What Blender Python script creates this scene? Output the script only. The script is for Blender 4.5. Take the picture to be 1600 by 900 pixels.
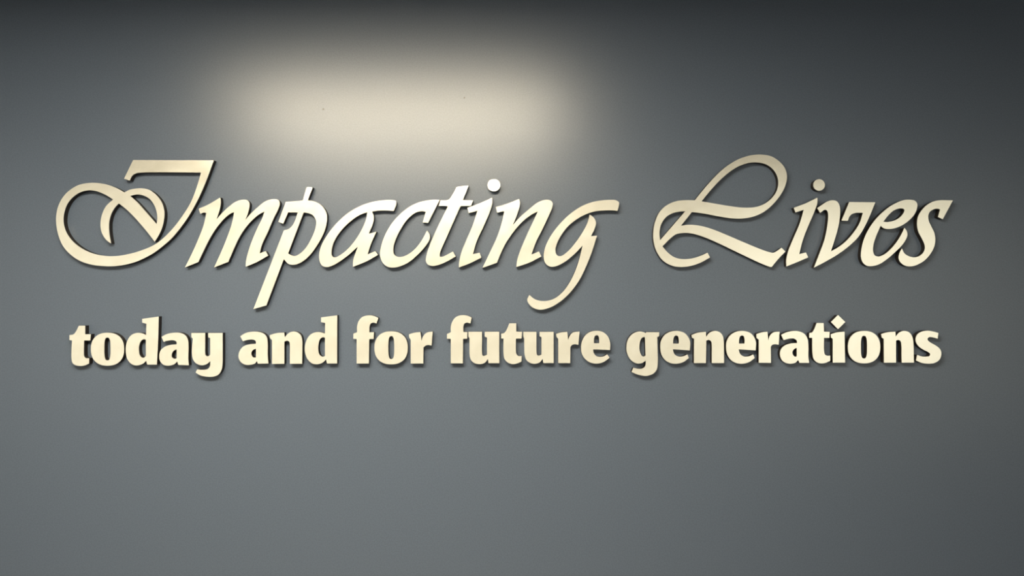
import bpy, bmesh, math
from mathutils import Vector
from mathutils.geometry import tessellate_polygon

for o in list(bpy.data.objects):
    bpy.data.objects.remove(o, do_unlink=True)
SC = bpy.context.scene
COL = SC.collection

# ------------------------------------------------------------------ measures
U = 2.74 / 1600.0        # one lettering unit, metres on the sign (the sign is about 2.4 m long)
DEPTH = 0.0185           # letters stand this far off the wall
FACE = 0.0016            # bright metal face sheet
CAM_DIST = 2.0           # camera to the faces of the letters
CAM_Z = 1.55             # eye height
CEIL = 2.39
X0, X1, Y0 = -5.2, 4.8, -4.4     # room left, right, far end; the sign wall is the plane y = 0

# ------------------------------------------------------------------ camera
cam = bpy.data.cameras.new('camera')
cam.sensor_width = 36.0
cam.lens = 36.0 * CAM_DIST / 2.74
cam.clip_start = 0.02
camo = bpy.data.objects.new('camera', cam)
COL.objects.link(camo)
camo.location = (0, -(CAM_DIST + DEPTH), CAM_Z)
camo.rotation_euler = (math.radians(90), 0, 0)
SC.camera = camo

# ------------------------------------------------------------------ world, exposure
w = bpy.data.worlds.new('world')
SC.world = w
w.use_nodes = True
w.node_tree.nodes['Background'].inputs[0].default_value = (0.5, 0.55, 0.6, 1)
w.node_tree.nodes['Background'].inputs[1].default_value = 0.05
vs = SC.view_settings
vs.view_transform = 'Standard'
vs.look = 'None'
vs.gamma = 1
vs.use_curve_mapping = False
vs.exposure = 0.0

# ceiling fixtures: (x, y, length in x, width in y, radiance, colour)
WARM = (1.0, 0.88, 0.66)
LAMPS = [
    (-0.505, -1.47, 1.38, 0.70, 52.0, WARM),
    (-4.00, -1.47, 1.38, 0.70, 12.0, WARM),
]
PANE_TINT = (1.0, 0.97, 0.82)
WINDOW_LIGHT = {1: 0.92, 2: 0.64, 3: 1.45}     # glow of the added panes by number, tuned to the letters' reflections


# ------------------------------------------------------------------ materials
def mat(name, col, rough=0.6, metal=0.0, spec=0.5):
    m = bpy.data.materials.new(name)
    m.use_nodes = True
    b = m.node_tree.nodes['Principled BSDF']
    b.inputs['Base Color'].default_value = (*col, 1)
    b.inputs['Roughness'].default_value = rough
    b.inputs['Metallic'].default_value = metal
    b.inputs['Specular IOR Level'].default_value = spec
    return m


def nd(m, kind, **kw):
    n = m.node_tree.nodes.new(kind)
    for k, v in kw.items():
        setattr(n, k, v)
    return n


def lk(m, a, b):
    m.node_tree.links.new(a, b)


def wall_paint():
    m = mat('slate_blue_satin_paint', (0.067, 0.087, 0.124), 0.315, 0.0, 0.6)
    b = m.node_tree.nodes['Principled BSDF']
    tc = nd(m, 'ShaderNodeTexCoord')
    # fine roller stipple
    n1 = nd(m, 'ShaderNodeTexNoise')
    n1.inputs['Scale'].default_value = 420
    n1.inputs['Detail'].default_value = 3
    lk(m, tc.outputs['Object'], n1.inputs['Vector'])
    bp = nd(m, 'ShaderNodeBump')
    bp.inputs['Strength'].default_value = 0.16
    bp.inputs['Distance'].default_value = 0.0006
    lk(m, n1.outputs['Fac'], bp.inputs['Height'])
    lk(m, bp.outputs['Normal'], b.inputs['Normal'])
    # faint pigment mottling
    n2 = nd(m, 'ShaderNodeTexNoise')
    n2.inputs['Scale'].default_value = 300
    n2.inputs['Detail'].default_value = 4
    lk(m, tc.outputs['Object'], n2.inputs['Vector'])
    r = nd(m, 'ShaderNodeValToRGB')
    r.color_ramp.elements[0].position = 0.25
    r.color_ramp.elements[0].color = (*[c * 0.82 for c in PAINT], 1)
    r.color_ramp.elements[1].position = 0.75
    r.color_ramp.elements[1].color = (*[c * 1.18 for c in PAINT], 1)
    lk(m, n2.outputs['Fac'], r.inputs['Fac'])
    prev = r.outputs['Color']
    # two small dark nicks in the paint, bare and matt
    nicks = []
    for (px, py, rad) in ((502.5, 168, 2.2), (725, 150, 1.8)):
        d = nd(m, 'ShaderNodeVectorMath', operation='DISTANCE')
        lk(m, tc.outputs['Object'], d.inputs[0])
        p = sign_pt(px, py)
        d.inputs[1].default_value = (p[0], 0.0, p[1])
        lt = nd(m, 'ShaderNodeMapRange')
        lt.inputs['From Min'].default_value = rad * U * 0.4
        lt.inputs['From Max'].default_value = rad * U
        lt.inputs['To Min'].default_value = 0.8
        lt.inputs['To Max'].default_value = 0.0
        lk(m, d.outputs['Value'], lt.inputs['Value'])
        mx = nd(m, 'ShaderNodeMixRGB')
        mx.inputs[2].default_value = (0.05, 0.045, 0.04, 1)
        lk(m, lt.outputs['Result'], mx.inputs[0])
        lk(m, prev, mx.inputs[1])
        prev = mx.outputs['Color']
        nicks.append(lt.outputs['Result'])
    lk(m, prev, b.inputs['Base Color'])
    su = nd(m, 'ShaderNodeMath', operation='ADD')
    lk(m, nicks[0], su.inputs[0])
    lk(m, nicks[1], su.inputs[1])
    sp = nd(m, 'ShaderNodeMapRange')
    sp.inputs['To Min'].default_value = 0.6
    sp.inputs['To Max'].default_value = 0.1
    lk(m, su.outputs['Value'], sp.inputs['Value'])
    lk(m, sp.outputs['Result'], b.inputs['Specular IOR Level'])
    return m


def letter_metal():
    m = mat('champagne_brushed_metal', (0.86, 0.78, 0.62), 0.45, 0.75, 0.5)
    b = m.node_tree.nodes['Principled BSDF']
    tc = nd(m, 'ShaderNodeTexCoord')
    n = nd(m, 'ShaderNodeTexNoise')
    n.inputs['Scale'].default_value = 28
    n.inputs['Detail'].default_value = 5
    lk(m, tc.outputs['Object'], n.inputs['Vector'])
    r = nd(m, 'ShaderNodeValToRGB')
    r.color_ramp.elements[0].position = 0.3
    r.color_ramp.elements[0].color = (0.83, 0.80, 0.70, 1)
    r.color_ramp.elements[1].position = 0.7
    r.color_ramp.elements[1].color = (0.91, 0.885, 0.795, 1)
    lk(m, n.outputs['Fac'], r.inputs['Fac'])
    lk(m, r.outputs['Color'], b.inputs['Base Color'])
    mr = nd(m, 'ShaderNodeMapRange')
    mr.inputs['To Min'].default_value = 0.20
    mr.inputs['To Max'].default_value = 0.28
    lk(m, n.outputs['Fac'], mr.inputs['Value'])
    lk(m, mr.outputs['Result'], b.inputs['Roughness'])
    return m


def noisy(name, c, scale, amt, rough):
    m = mat(name, c, rough, 0, 0.3)
    b = m.node_tree.nodes['Principled BSDF']
    tc = nd(m, 'ShaderNodeTexCoord')
    n = nd(m, 'ShaderNodeTexNoise')
    n.inputs['Scale'].default_value = scale
    n.inputs['Detail'].default_value = 4
    lk(m, tc.outputs['Object'], n.inputs['Vector'])
    r = nd(m, 'ShaderNodeValToRGB')
    r.color_ramp.elements[0].color = (*[x * (1 - amt) for x in c], 1)
    r.color_ramp.elements[1].color = (*[min(1, x * (1 + amt)) for x in c], 1)
    lk(m, n.outputs['Fac'], r.inputs['Fac'])
    lk(m, r.outputs['Color'], b.inputs['Base Color'])
    return m


def emit(name, col, strength):
    m = bpy.data.materials.new(name)
    m.use_nodes = True
    nt = m.node_tree
    nt.nodes.remove(nt.nodes['Principled BSDF'])
    e = nt.nodes.new('ShaderNodeEmission')
    e.inputs[0].default_value = (*col, 1)
    e.inputs[1].default_value = strength
    nt.links.new(e.outputs[0], nt.nodes['Material Output'].inputs[0])
    return m


def sign_pt(px, py):
    """lettering units (x right, y down, layout 1600 x 900) -> wall x, z"""
    return ((px - 800) * U, CAM_Z - (py - 450) * U)


PAINT = (0.067, 0.087, 0.124)
M_WALL = wall_paint()
M_FACE = letter_metal()
M_SIDE = noisy('dark_bronze_letter_side', (0.012, 0.009, 0.008), 60, 0.2, 0.6)
M_WHITE = noisy('off_white_paint', (0.45, 0.44, 0.42), 40, 0.03, 0.7)
M_CEIL = noisy('ceiling_tile', (0.16, 0.16, 0.16), 90, 0.06, 0.9)
M_FLOOR = noisy('grey_carpet', (0.20, 0.19, 0.18), 220, 0.3, 0.95)
M_TRIM = noisy('white_enamel', (0.75, 0.74, 0.72), 20, 0.02, 0.4)


# ------------------------------------------------------------------ mesh helpers
def link(name, me, m, parent=None):
    o = bpy.data.objects.new(name, me)
    COL.objects.link(o)
    if m:
        me.materials.append(m)
    if parent:
        o.parent = parent
    return o


def box(name, lo, hi, m, parent=None):
    bm = bmesh.new()
    v = [bm.verts.new((x, y, z)) for z in (lo[2], hi[2]) for y in (lo[1], hi[1]) for x in (lo[0], hi[0])]
    for f in ((0, 2, 3, 1), (4, 5, 7, 6), (0, 1, 5, 4), (2, 6, 7, 3), (0, 4, 6, 2), (1, 3, 7, 5)):
        bm.faces.new([v[i] for i in f])
    me = bpy.data.meshes.new(name)
    bm.to_mesh(me)
    bm.free()
    return link(name, me, m, parent)


def struct(o):
    o['kind'] = 'structure'
    return o


# ------------------------------------------------------------------ room
T = 0.12
struct(box('wall_back', (X0 - T, 0.0, 0.0), (X1 + T, T, CEIL), M_WALL))
struct(box('wall_left', (X0 - T, Y0 - T, 0.0), (X0, 0.0, CEIL), M_WHITE))
struct(box('wall_right', (X1, Y0 - T, 0.0), (X1 + T, 0.0, CEIL), M_WHITE))
struct(box('wall_front', (X0, Y0 - T, 0.0), (X1, Y0, CEIL), M_WHITE))
struct(box('floor', (X0 - T, Y0 - T, -0.1), (X1 + T, T, 0.0), M_FLOOR))
struct(box('ceiling', (X0 - T, Y0 - T, CEIL), (X1 + T, T, CEIL + 0.1), M_CEIL))
struct(box('baseboard_back', (X0, -0.012, 0.0), (X1, 0.0, 0.10), M_TRIM))


# windows out of view behind the photographer, glowing panes added to brighten the letters
def unseen_window(n, x0, x1, z0, z1):
    o = struct(box('unseen_window_%d' % n, (x0 - 0.05, Y0, z0 - 0.05), (x1 + 0.05, Y0 + 0.012, z1 + 0.05), M_TRIM))
    k = 3
    wd = (x1 - x0 - 0.05 * (k - 1)) / k
    pm = emit('added_glow_pane', PANE_TINT, WINDOW_LIGHT[n])
    for i in range(k):
        a = x0 + i * (wd + 0.05)
        box('pane', (a, Y0 + 0.012, z0), (a + wd, Y0 + 0.016, z1), pm, o)
    for i in range(k + 1):
        a = x0 - 0.05 + i * (wd + 0.05)
        box('frame_bar', (a, Y0 + 0.012, z0 - 0.05), (a + 0.05, Y0 + 0.04, z1 + 0.05), M_TRIM, o)


unseen_window(1, -5.0, -1.75, 0.45, 2.31)
unseen_window(2, -1.6, 1.6, 0.45, 2.31)
unseen_window(3, 1.75, 4.6, 0.45, 2.31)


# ------------------------------------------------------------------ ceiling fixtures
def ceiling_light(x, y, lx, ly, rad, col, label):
    root = bpy.data.objects.new('ceiling_light', None)
    COL.objects.link(root)
    root.location = (x, y, CEIL)
    root['label'] = label
    root['category'] = 'light'
    root['group'] = 'ceiling light panels'
    bm = bmesh.new()
    hx, hy, f, h = lx / 2, ly / 2, 0.035, 0.02
    outer = [(-hx - f, -hy - f), (hx + f, -hy - f), (hx + f, hy + f), (-hx - f, hy + f)]
    inner = [(-hx, -hy), (hx, -hy), (hx, hy), (-hx, hy)]
    rings = [[bm.verts.new((px, py, z)) for px, py in ring]
             for ring, z in ((outer, 0.0), (outer, -h), (inner, -h), (inner, 0.0))]
    for a in range(4):
        ra, rb = rings[a], rings[(a + 1) % 4]
        for k in range(4):
            bm.faces.new((ra[k], ra[(k + 1) % 4], rb[(k + 1) % 4], rb[k]))
    bmesh.ops.recalc_face_normals(bm, faces=bm.faces)
    me = bpy.data.meshes.new('frame')
    bm.to_mesh(me)
    bm.free()
    link('frame', me, M_TRIM, root)
    box('diffuser', (-hx, -hy, -0.010), (hx, hy, -0.002), emit('lit_diffuser', col, rad), root)
    return root


LAMP_LABELS = ['rectangular ceiling light panel facing the script lettering',
               'rectangular ceiling light panel towards the left white wall']
for L, lab in zip(LAMPS, LAMP_LABELS):
    ceiling_light(*L, lab)


# ------------------------------------------------------------------ lettering
def parse(s):
    pts = []
    for tok in s.split():
        corner = tok.endswith('!')
        a, b = tok.rstrip('!').split(',')
        pts.append((float(a), float(b), corner))
    return pts


def smooth(pts, n=7):
    """closed outline; '!' points are sharp corners, runs between them are centripetal splines"""
    N = len(pts)
    cs = [i for i, p in enumerate(pts) if p[2]]
    out = []

    def cr(p0, p1, p2, p3):
        P = [Vector(p) for p in (p0, p1, p2, p3)]
        t = [0.0]
        for i in range(3):
            t.append(t[-1] + max(1e-4, (P[i + 1] - P[i]).length ** 0.5))
        for k in range(n):
            u = t[1] + (t[2] - t[1]) * k / n
            a1 = P[0] * ((t[1] - u) / (t[1] - t[0])) + P[1] * ((u - t[0]) / (t[1] - t[0]))
            a2 = P[1] * ((t[2] - u) / (t[2] - t[1])) + P[2] * ((u - t[1]) / (t[2] - t[1]))
            a3 = P[2] * ((t[3] - u) / (t[3] - t[2])) + P[3] * ((u - t[2]) / (t[3] - t[2]))
            b1 = a1 * ((t[2] - u) / (t[2] - t[0])) + a2 * ((u - t[0]) / (t[2] - t[0]))
            b2 = a2 * ((t[3] - u) / (t[3] - t[1])) + a3 * ((u - t[1]) / (t[3] - t[1]))
            c = b1 * ((t[2] - u) / (t[2] - t[1])) + b2 * ((u - t[1]) / (t[2] - t[1]))
            out.append((c.x, c.y))

    if not cs:
        for i in range(N):
            cr(*[pts[(i + k) % N][:2] for k in (-1, 0, 1, 2)])
        return out
    for ci, a in enumerate(cs):
        b = cs[(ci + 1) % len(cs)]
        run, i = [pts[a][:2]], a
        while True:
            i = (i + 1) % N
            run.append(pts[i][:2])
            if i == b:
                break
        if len(run) == 2:
            out.append(run[0])
            continue
        ext = lambda p, q: (2 * p[0] - q[0], 2 * p[1] - q[1])
        # end tangents that carry the curvature on instead of flattening it
        r = [ext(run[0], run[1])] + run + [ext(run[-1], run[-2])]
        for k in range(1, len(r) - 2):
            cr(*r[k - 1:k + 3])
    return out


def ring(cx, cy, rx, ry, e=2.0, n=40):
    """rounded outline; e above 2 squares the shoulders"""
    o = []
    for k in range(n):
        a = 2 * math.pi * k / n
        c, s = math.cos(a), math.sin(a)
        o.append((cx + rx * math.copysign(abs(c) ** (2 / e), c), cy + ry * math.copysign(abs(s) ** (2 / e), s)))
    return o


def plate(name, loops, ya, yb, m, parent, front):
    """solid from outline loops (first outer, rest holes) between depths ya (front) and yb (back)"""
    polys = [[Vector((x, z, 0)) for x, z in l] for l in loops]
    tris = tessellate_polygon(polys)
    flat = [p for l in loops for p in l]
    n = len(flat)
    verts = [(x, ya, z) for x, z in flat] + [(x, yb, z) for x, z in flat]
    faces = []
    for t in tris:
        a, b, c = t
        ax, az = flat[a]; bx, bz = flat[b]; cx, cz = flat[c]
        if (bx - ax) * (cz - az) - (bz - az) * (cx - ax) < 0:
            a, b, c = c, b, a
        faces.append((a, b, c))
        faces.append((c + n, b + n, a + n))
    s = 0
    for li, l in enumerate(loops):
        k = len(l)
        area = sum(l[i][0] * l[(i + 1) % k][1] - l[(i + 1) % k][0] * l[i][1] for i in range(k))
        ccw = area > 0
        for i in range(k):
            a, b = s + i, s + (i + 1) % k
            f = (a, a + n, b + n, b)
            if ccw != (li == 0):
                f = f[::-1]
            faces.append(f)
        s += k
    me = bpy.data.meshes.new(name)
    me.from_pydata(verts, [], faces)
    me.update()
    return link(name, me, m, parent)


def letter(name, label, group, frame, outline, *holes, dot=None):
    """one raised letter: dark sides and back, bright face sheet; frame = (x0, y0, scale) of its drawing"""
    fx, fy, k = frame

    def conv(l):
        l = smooth(parse(l)) if isinstance(l, str) else l
        return [sign_pt(fx + x / k, fy + y / k) for x, y in l]
    loops = [conv(outline)] + [conv(h) for h in holes]
    dl = conv(dot) if dot else None
    allp = loops[0] + (dl or [])
    ox = (min(p[0] for p in allp) + max(p[0] for p in allp)) / 2
    oz = min(p[1] for p in allp)
    root = bpy.data.objects.new(name, None)
    COL.objects.link(root)
    root.location = (ox, 0, oz)
    root.empty_display_size = 0.05
    root['label'] = label
    root['category'] = 'letter'
    root['group'] = group
    loc = lambda l: [(x - ox, z - oz) for x, z in l]
    for pre, ls in (('letter', loops), ('dot', [dl] if dl else None)):
        if not ls:
            continue
        ls = [loc(l) for l in ls]
        plate(pre + '_side', ls, -(DEPTH - FACE), 0.0, M_SIDE, root, False)
        plate(pre + '_face', ls, -DEPTH, -(DEPTH - FACE), M_FACE, root, True)
    return root


SCRIPT = 'script letters of the upper line'
BOLD = 'bold letters of the lower line'


def s_letter(ch, desc, frame, *loops, **kw):
    letter('script_letter', desc, SCRIPT, frame, *loops, **kw)


def b_letter(ch, desc, frame, *loops, **kw):
    letter('bold_letter', desc, BOLD, frame, *loops, **kw)


# --- upper line: Impacting
s_letter('I', 'large swashed script capital I with looped tail beginning the word Impacting', (80, 230, 4.5),
    '576,90! 1143,92! 1108,188 1070,285 1015,400 950,510 855,632 790,691 726,740 655,780 585,809 510,828 430,837 370,836 '
    '280,825 200,798 130,750 80,690 48,610 34,520 42,440 70,370 120,310 190,267 260,252 330,252 400,265 460,288 515,318! '
    '550,300 600,290 650,290 695,303 740,338 775,385 793,440 795,490 780,565 755,620 728,665! '
    '670,590 580,487 525,434 475,395! 445,428 420,475 407,530 408,600 420,677! 385,650 355,600 346,545 355,480 385,415 435,368! '
    '400,345 350,320 290,304 230,308 180,330 130,375 100,430 86,500 92,560 115,615 160,670 230,720 310,752 390,765 470,764 '
    '550,750 630,727 720,689 790,638 855,571 920,487 980,390 1020,290 1053,178! 640,178 600,183 575,195 562,212 552,235! 512,222!',
    '555,342! 600,333 640,337 690,362 725,408 742,460 746,500 741,541! 650,437 605,387')
s_letter('m', 'cream script letter m after the swashed capital I', (280, 280, 6.4286),
    '195,297! 300,250 412,183! 418,230 410,290 374,405! 430,340 500,275 570,225 640,205 680,210 703,235 705,275 690,340 662,412! '
    '720,345 790,280 860,225 920,203 970,200 1000,215 1010,245 995,300 950,390 890,530 830,660 808,745! 868,722! 893,768! '
    '780,832 668,880! 670,830 690,740 730,620 790,480 835,390 855,325! 800,355 720,425 650,510 590,610 540,720 493,830! '
    '350,887! 430,710 490,560 530,440 552,328! 500,355 430,420 360,510 300,610 240,730 192,832! 57,887! 130,740 200,580 245,460 272,340! 245,335 212,348!')
s_letter('p', 'script letter p whose slanted stem drops below the line', (380, 280, 4.2857),
    '425,52! 465,55! 432,142! 470,147 510,165 542,197 560,240 557,300 535,370 490,450 440,515 390,555 345,572 305,568 272,535! '
    '155,845! 68,870! 272,343! 302,334 330,310 350,270 365,222! 300,222! 268,298! 236,285! 285,152! 398,143!',
    '405,222! 440,228 470,245 488,280 483,330 455,400 415,465 370,505 340,515 300,498!')
s_letter('a', 'script letter a between p and c in the word Impacting', (480, 280, 5.625),
    '760,280! 700,275 630,276 568,285! 583,315 585,355 570,410 540,480! 608,462! 560,570 530,662! 598,632! 622,665! 520,722 402,770! '
    '405,710 445,592! 370,660 290,720 220,760 165,772 125,752 106,700 108,640 135,560 190,470 270,375 370,290 480,230 580,198 680,184 745,183 776,190 783,212',
    '527,290! 520,340 490,420 440,510 370,600 300,660 240,688 218,672 215,620 240,540 300,450 380,370 460,315')
s_letter('c', 'script letter c touching the crossbar of the script t', (600, 270, 5.625),
    '489,238! 388,440! 340,436! 367,342! 320,338 270,355 210,405 150,490 105,580 82,660 88,715 120,738 170,735 230,705 290,650 340,580 378,507! '
    '402,545 398,590 360,650 290,725 210,790 135,823 75,833 25,822 -15,785 -35,720 -25,646 5,556 65,450 140,365 215,305 300,262 380,242 440,236')
s_letter('t', 'script letter t with slanted stem and flat crossbar', (600, 270, 5.625),
    '638,124! 743,112! 693,240! 783,242! 765,290! 672,293! 610,430 540,590 500,680 490,715 492,735 510,738 550,722 605,692! 630,735! '
    '540,785 470,812 420,818 385,805 368,775 375,720 400,640 470,480 563,292! 481,291! 497,241! 554,240 578,228 600,196 620,160')
s_letter('i', 'round dotted script letter i between t and n in Impacting', (720, 270, 5.625),
    '57,308! 170,266 275,218! 275,270 255,340 200,470 140,600 106,715! 165,703! 180,745! 80,795 -17,832! -15,790 5,700 45,600 105,460 147,332! 70,355!',
    dot=ring(290.5, 109, 56, 54))
s_letter('n', 'script letter n between i and g in the word Impacting', (720, 270, 5.625),
    '308,302! 410,270 512,230! 520,270 500,350 457,460! 520,390 600,320 670,265 730,240 780,240 805,262 803,305 780,360 720,490 660,610 621,718! '
    '687,692! 708,735! 600,790 488,828! 495,770 520,690 570,570 630,440 678,337! 610,375 540,430 470,510 400,610 350,710 318,790! 190,835! '
    '260,690 320,560 360,440 382,340! 360,340 320,352!')
s_letter('g', 'script letter g with long curved tail ending the word Impacting', (800, 290, 4.5),
    '742,178! 690,174 630,176 575,183 510,206 450,240 395,285 345,350 315,410 305,455 318,490 345,495 390,465 440,410 495,330 530,262 546,203! 575,225 590,260 580,305 555,355! '
    '598,352! 560,470 520,570 470,670 410,750 340,815 260,860 190,872 135,850 107,805 122,768! '
    '160,798 220,812 290,798 350,755 400,690 445,600 475,510 496,422! 440,480 380,530 320,563 270,570 235,545 223,500 235,430 275,350 340,265 '
    '420,190 500,140 580,112 670,101 730,103 752,118 751,140')

# --- upper line: Lives
s_letter('L', 'large looped script capital L beginning the word Lives', (1010, 230, 4.5),
    '341,373! 400,300 470,220 550,145 640,88 730,58 810,52 880,65 940,105 975,150 988,200 980,260 950,325 900,390 840,445 770,482 690,500 600,500 '
    '500,485 400,466 320,456! 243,552! 300,545 380,553 460,575 560,615 700,675 810,720 865,738 892,742 915,732 950,707! 977,734! 928,785 881,842! 864,840! '
    '810,819 700,768 600,720 500,672 400,630 320,607 260,603 210,612 170,640 113,697! 150,740 200,775 260,787 330,780 385,762 430,742! 447,775! '
    '380,812 310,835 240,842 180,833 120,800 75,740 52,670 48,600 60,530 90,460 140,410 200,382 260,373',
    '388,380! 450,305 530,220 620,150 700,115 770,107 840,120 890,155 920,205 928,260 915,310 880,360 830,398 770,420 690,425 600,416 500,400',
    '274,449! 96,655! 92,600 105,540 140,490 190,462 235,453')
s_letter('i', 'round dotted script letter i between L and v in Lives', (1210, 270, 5.625),
    '170,308! 275,268 378,218! 376,270 350,345 300,460 250,590 218,715! 277,700! 297,743! 200,785 105,823! 105,760 125,680 170,570 225,440 258,325! 186,348!',
    dot=ring(393, 107, 51, 51))
s_letter('v', 'script letter v with hooked flag at its top', (1210, 270, 5.625),
    '377,310! 420,280 470,250 515,241 550,252 573,290 578,350 570,430 550,520 497,690! 560,655 630,600 700,520 750,440 778,352! 720,352 682,363 660,385 645,422! '
    '590,420! 658,257! 887,259! 850,350 800,460 740,560 660,640 560,715 450,780 348,833! 400,700 440,590 465,470 473,370 465,335 445,325 402,352!')
s_letter('e', 'script letter e between v and s in Lives', (1340, 290, 6.4286),
    '232,403! 262,428 310,436 370,428 440,402 510,355 570,290 597,225 598,180 575,152 530,142 480,143 420,160 340,200 260,260 180,340 110,440 60,550 38,650 '
    '35,720 55,775 95,805 150,808 220,788 300,735 380,665 440,605 480,550 500,495 490,450 470,425! 440,490 390,570 330,640 270,690 210,712 172,700 155,655 160,590 185,510',
    '258,363! 300,366 350,357 400,337 440,304 468,262 470,242 450,230 410,232 360,252 310,297')
s_letter('s', 'script letter s ending the word Lives', (1340, 290, 6.4286),
    '958,148! 855,338! 808,315! 829,240! 800,232 760,240 725,265 710,300 714,350 740,410 770,475 780,540 770,610 735,680 680,745 610,790 545,810 480,805 435,775 '
    '413,730 420,680 445,632! 470,680 510,707 560,720 610,712 650,685 675,640 672,590 645,530 610,460 598,390 605,320 635,260 690,200 760,160 830,147 895,147')

# --- lower line: today
TODAY = (100, 480, 6.1538)
O_E = 2.3
b_letter('t', 'bold letter t beginning the word today', TODAY,
    '143,178! 203,178! 203,260! 258,260! 252,320! 193,320! 191,440 194,472 210,490 242,491! 241,542! 195,561 154,565 112,558 83,538 72,495 72,420 77,320! 52,316! 52,268! 88,262 108,243')
b_letter('o', 'bold round letter o in the word today', TODAY, ring(418, 404, 160, 159, O_E), ring(417, 402, 30, 110, 3.0))
b_letter('d', 'bold letter d between o and a in the word today', TODAY,
    '752,112! 910,90! 905,300 893,552! 800,552! 790,515! 755,545 700,560 655,550 612,505 595,440 595,380 610,320 645,270 695,248 745,250 789,268! 792,160! 752,148!',
    '787,312! 765,308 740,325 722,370 720,420 728,460 750,485 770,485 787,468!')
b_letter('a', 'bold letter a between d and y in the word today', TODAY,
    '937,285! 990,258 1060,245 1120,248 1165,270 1190,310 1197,380 1195,500 1200,558! 1100,555! 1088,522! 1060,548 1010,562 960,555 925,520 916,470 930,415 970,380 1030,362 1083,358! '
    '1080,332 1050,318 1010,320 958,332!',
    '1083,405! 1055,418 1037,450 1038,480 1060,496 1083,492!')
b_letter('y', 'bold letter y with hooked tail ending the word today', TODAY,
    '1225,248! 1357,248! 1357,350 1357,435 1364,465 1385,472 1405,458! 1405,297! 1387,290! 1387,248! 1525,248! 1525,400 1523,550 1515,600 1488,645 1440,667 1370,668 1310,655 1265,628! '
    '1280,597! 1330,602 1380,595 1402,570 1407,518! 1370,548 1320,558 1270,540 1240,500 1230,440 1232,370 1238,302! 1225,290!')
# --- and
AND = (360, 480, 7.5)
b_letter('a', 'bold letter a beginning the word and', AND,
    '115,340! 180,302 260,287 330,290 390,310 425,350 437,420 437,560 445,660! 322,662! 310,632! 285,660 230,675 170,672 120,640 95,585 105,520 145,465 215,437 298,430! '
    '298,402 275,382 220,380 145,398!',
    '300,489! 270,497 248,525 248,560 268,588 300,590!')
b_letter('n', 'bold letter n in the middle of the word and', AND,
    '460,328! 540,304 630,298! 637,352! 680,305 735,285 785,295 825,330 842,390 843,480 840,663! 697,663! 697,540 697,440 690,405 665,393 632,402! 632,663! 487,665! 487,385! 465,365!')
b_letter('d', 'bold letter d ending the word and', AND,
    '1062,120! 1252,95! 1250,660! 1133,660! 1120,612! 1080,650 1020,668 960,660 905,610 875,530 873,460 895,380 940,320 1000,293 1060,295 1108,310! 1110,185! 1062,175!',
    '1108,358! 1080,352 1050,375 1033,430 1030,500 1045,558 1075,579 1108,574!')
# --- for, f of future
FORF = (540, 480, 7.2727)
b_letter('f', 'bold letter f beginning the word for', FORF,
    '125,640! 125,362! 88,360! 88,300! 130,285! 130,220 147,160 185,115 240,95 310,97 372,122! 352,185! 312,175 285,187 272,220 270,285! 322,285! 318,362! 268,362! 265,640!')
b_letter('o', 'bold round letter o in the word for', FORF, ring(517, 462, 190, 188, O_E), ring(519, 459, 34, 130, 3.0))
b_letter('r', 'bold letter r ending the word for', FORF,
    '720,308! 780,290 850,283! 862,385! 880,332 920,290 990,277! 977,437! 940,430 910,437 885,457! 882,640! 740,640! 740,370! 722,345!')
b_letter('f', 'bold letter f beginning the word future', FORF,
    '1195,638! 1195,360! 1152,358! 1152,305! 1195,285! 1195,225 1212,165 1250,115 1305,93 1375,95 1432,118! 1418,185! 1377,175 1350,187 1338,220 1338,283! 1384,283! 1381,357! 1335,360! 1332,638!')
# --- future
UDET = (720, 510, 12.857)
FUT = (740, 480, 6.9565)
b_letter('u', 'bold letter u right after f in the word future', UDET,
    '152,108! 425,108! 425,300 426,540 436,582 465,592 525,570! 525,225! 480,205! 480,108! 772,108! 772,738! 558,738! 542,650! 500,715 440,750 365,758 280,740 215,690 185,620 177,540 175,235! 152,205!')
b_letter('t', 'bold letter t between two letters u in the word future', FUT,
    '388,175! 463,175! 463,265! 526,268! 522,340! 460,342! 460,470 466,510 492,532 522,530! 520,592! 470,612 420,618 370,600 335,560 325,500 325,342! 300,340! 300,288! 330,281 352,258')
b_letter('u', 'bold letter u between t and r in the word future', FUT,
    '540,268! 683,268! 683,370 684,490 691,520 710,527 738,515! 738,325! 718,318! 718,268! 870,268! 870,607! 758,607! 750,562! 720,598 670,615 620,608 575,575 555,520 551,440 550,340! 540,318!')
b_letter('r', 'bold letter r between u and e in the word future', FUT,
    '897,290! 950,274 1018,268! 1028,358! 1045,312 1080,275 1152,265! 1138,410! 1100,403 1070,412 1052,432! 1050,607! 920,607! 920,345! 900,322!')
b_letter('e', 'bold letter e ending the word future', FUT,
    '1483,465! 1485,400 1473,345 1445,300 1400,268 1340,256 1270,268 1215,305 1180,365 1168,430 1175,500 1210,560 1265,600 1330,613 1395,603 1445,575 1477,548! '
    '1452,512! 1420,532 1370,540 1330,528 1305,495 1300,458!',
    '1308,392! 1309,340 1320,312 1338,305 1356,313 1365,342 1365,392!')
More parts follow.
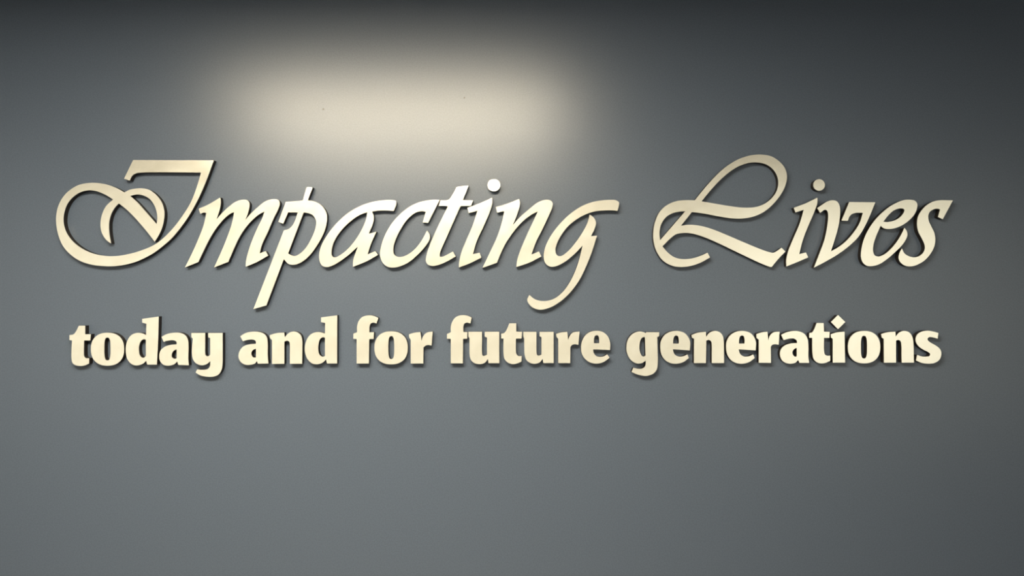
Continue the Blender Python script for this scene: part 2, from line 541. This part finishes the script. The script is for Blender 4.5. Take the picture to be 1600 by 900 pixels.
# --- generations
GEN = (970, 480, 6.1538)
ATI = (1220, 480, 6.1538)
E_OUT = ('663,415! 667,340 650,290 610,247 545,228 480,235 420,270 385,330 380,400 395,465 435,515 490,540 550,542 605,525 655,488! '
         '640,455! 600,472 550,473 515,450 500,405!')
E_EYE = '503,350! 505,310 515,281 533,272 550,281 557,310 557,350!'
b_letter('g', 'bold letter g with hooked tail beginning the word generations', GEN,
    '370,240! 368,278! 350,288! 354,420 355,540 345,600 310,640 250,660 190,655 140,640 103,622! 122,582! 165,592 210,588 235,565 241,513! 200,538 150,540 95,505 60,440 55,370 70,310 110,260 165,235 205,236 243,250! 243,240!',
    '232,287! 210,290 190,315 180,360 182,420 200,465 218,475 238,466!')
b_letter('e', 'bold letter e right after g in the word generations', GEN, E_OUT, E_EYE)
b_letter('n', 'bold letter n between two letters e in the word generations', GEN,
    '680,268! 740,245 818,237! 820,285! 855,245 905,228 950,240 980,275 990,330 992,430 993,537! 875,537! 875,450 875,370 868,330 848,315 822,322! 818,537! 703,537! 705,305! 683,292!')
b_letter('e', 'bold letter e between n and r in the word generations', (970 + 633 / 6.1538, 480, 6.1538), E_OUT, E_EYE)
b_letter('r', 'bold letter r in the word generations', GEN,
    '1304,258! 1360,241 1410,236! 1418,320! 1435,272 1470,242 1527,235! 1518,361! 1480,356 1455,364 1442,380! 1444,535! 1327,534! 1327,313! 1305,295!')
b_letter('a', 'bold letter a between r and t in the word generations', ATI,
    '3,265! 60,240 130,228 190,237 235,265 258,310 265,380 265,480 273,535! 180,535! 167,508! 140,533 90,543 40,532 5,500 -8,445 5,400 40,368 95,349 156,345! 154,322 130,303 90,301 27,316!',
    '154,391! 136,398 117,417 112,438 120,462 137,476 153,473!')
b_letter('t', 'bold letter t between a and i in the word generations', ATI,
    '345,152! 412,152! 415,235! 470,237! 467,295! 415,295! 416,420 426,456 450,467 475,465! 475,515! 430,535 385,540 345,528 315,495 305,440 302,295! 273,293! 275,248! 302,242 320,215')
b_letter('i', 'bold letter i with diamond dot in the word generations', ATI,
    '480,260! 540,242 613,235! 618,533! 500,533! 500,305! 483,292!',
    dot='540,85 550,77 560,85 610,133 619,142 610,152 560,201 550,209 540,201 492,152 483,142 492,133')
b_letter('o', 'bold round letter o in the word generations', ATI, ring(801, 384, 156, 156, O_E), ring(800, 384, 30, 109, 3.0))
b_letter('n', 'bold letter n between o and s in the word generations', ATI,
    '965,258! 1020,242 1102,235! 1105,282! 1140,243 1190,228 1235,243 1265,285 1275,340 1278,430 1280,533! 1163,533! 1161,450 1160,370 1150,325 1130,315 1108,322! 1108,533! 992,533! 990,305! 970,290!')
b_letter('s', 'bold letter s ending the word generations', ATI,
    '1515,248! 1508,303! 1470,292 1430,288 1412,300 1414,318 1440,340 1500,375 1535,410 1543,455 1525,505 1480,535 1420,543 1355,535 1300,512! '
    '1312,458! 1350,472 1400,475 1430,468 1437,450 1415,430 1370,408 1325,375 1300,335 1297,300 1315,260 1355,235 1410,226 1470,235')
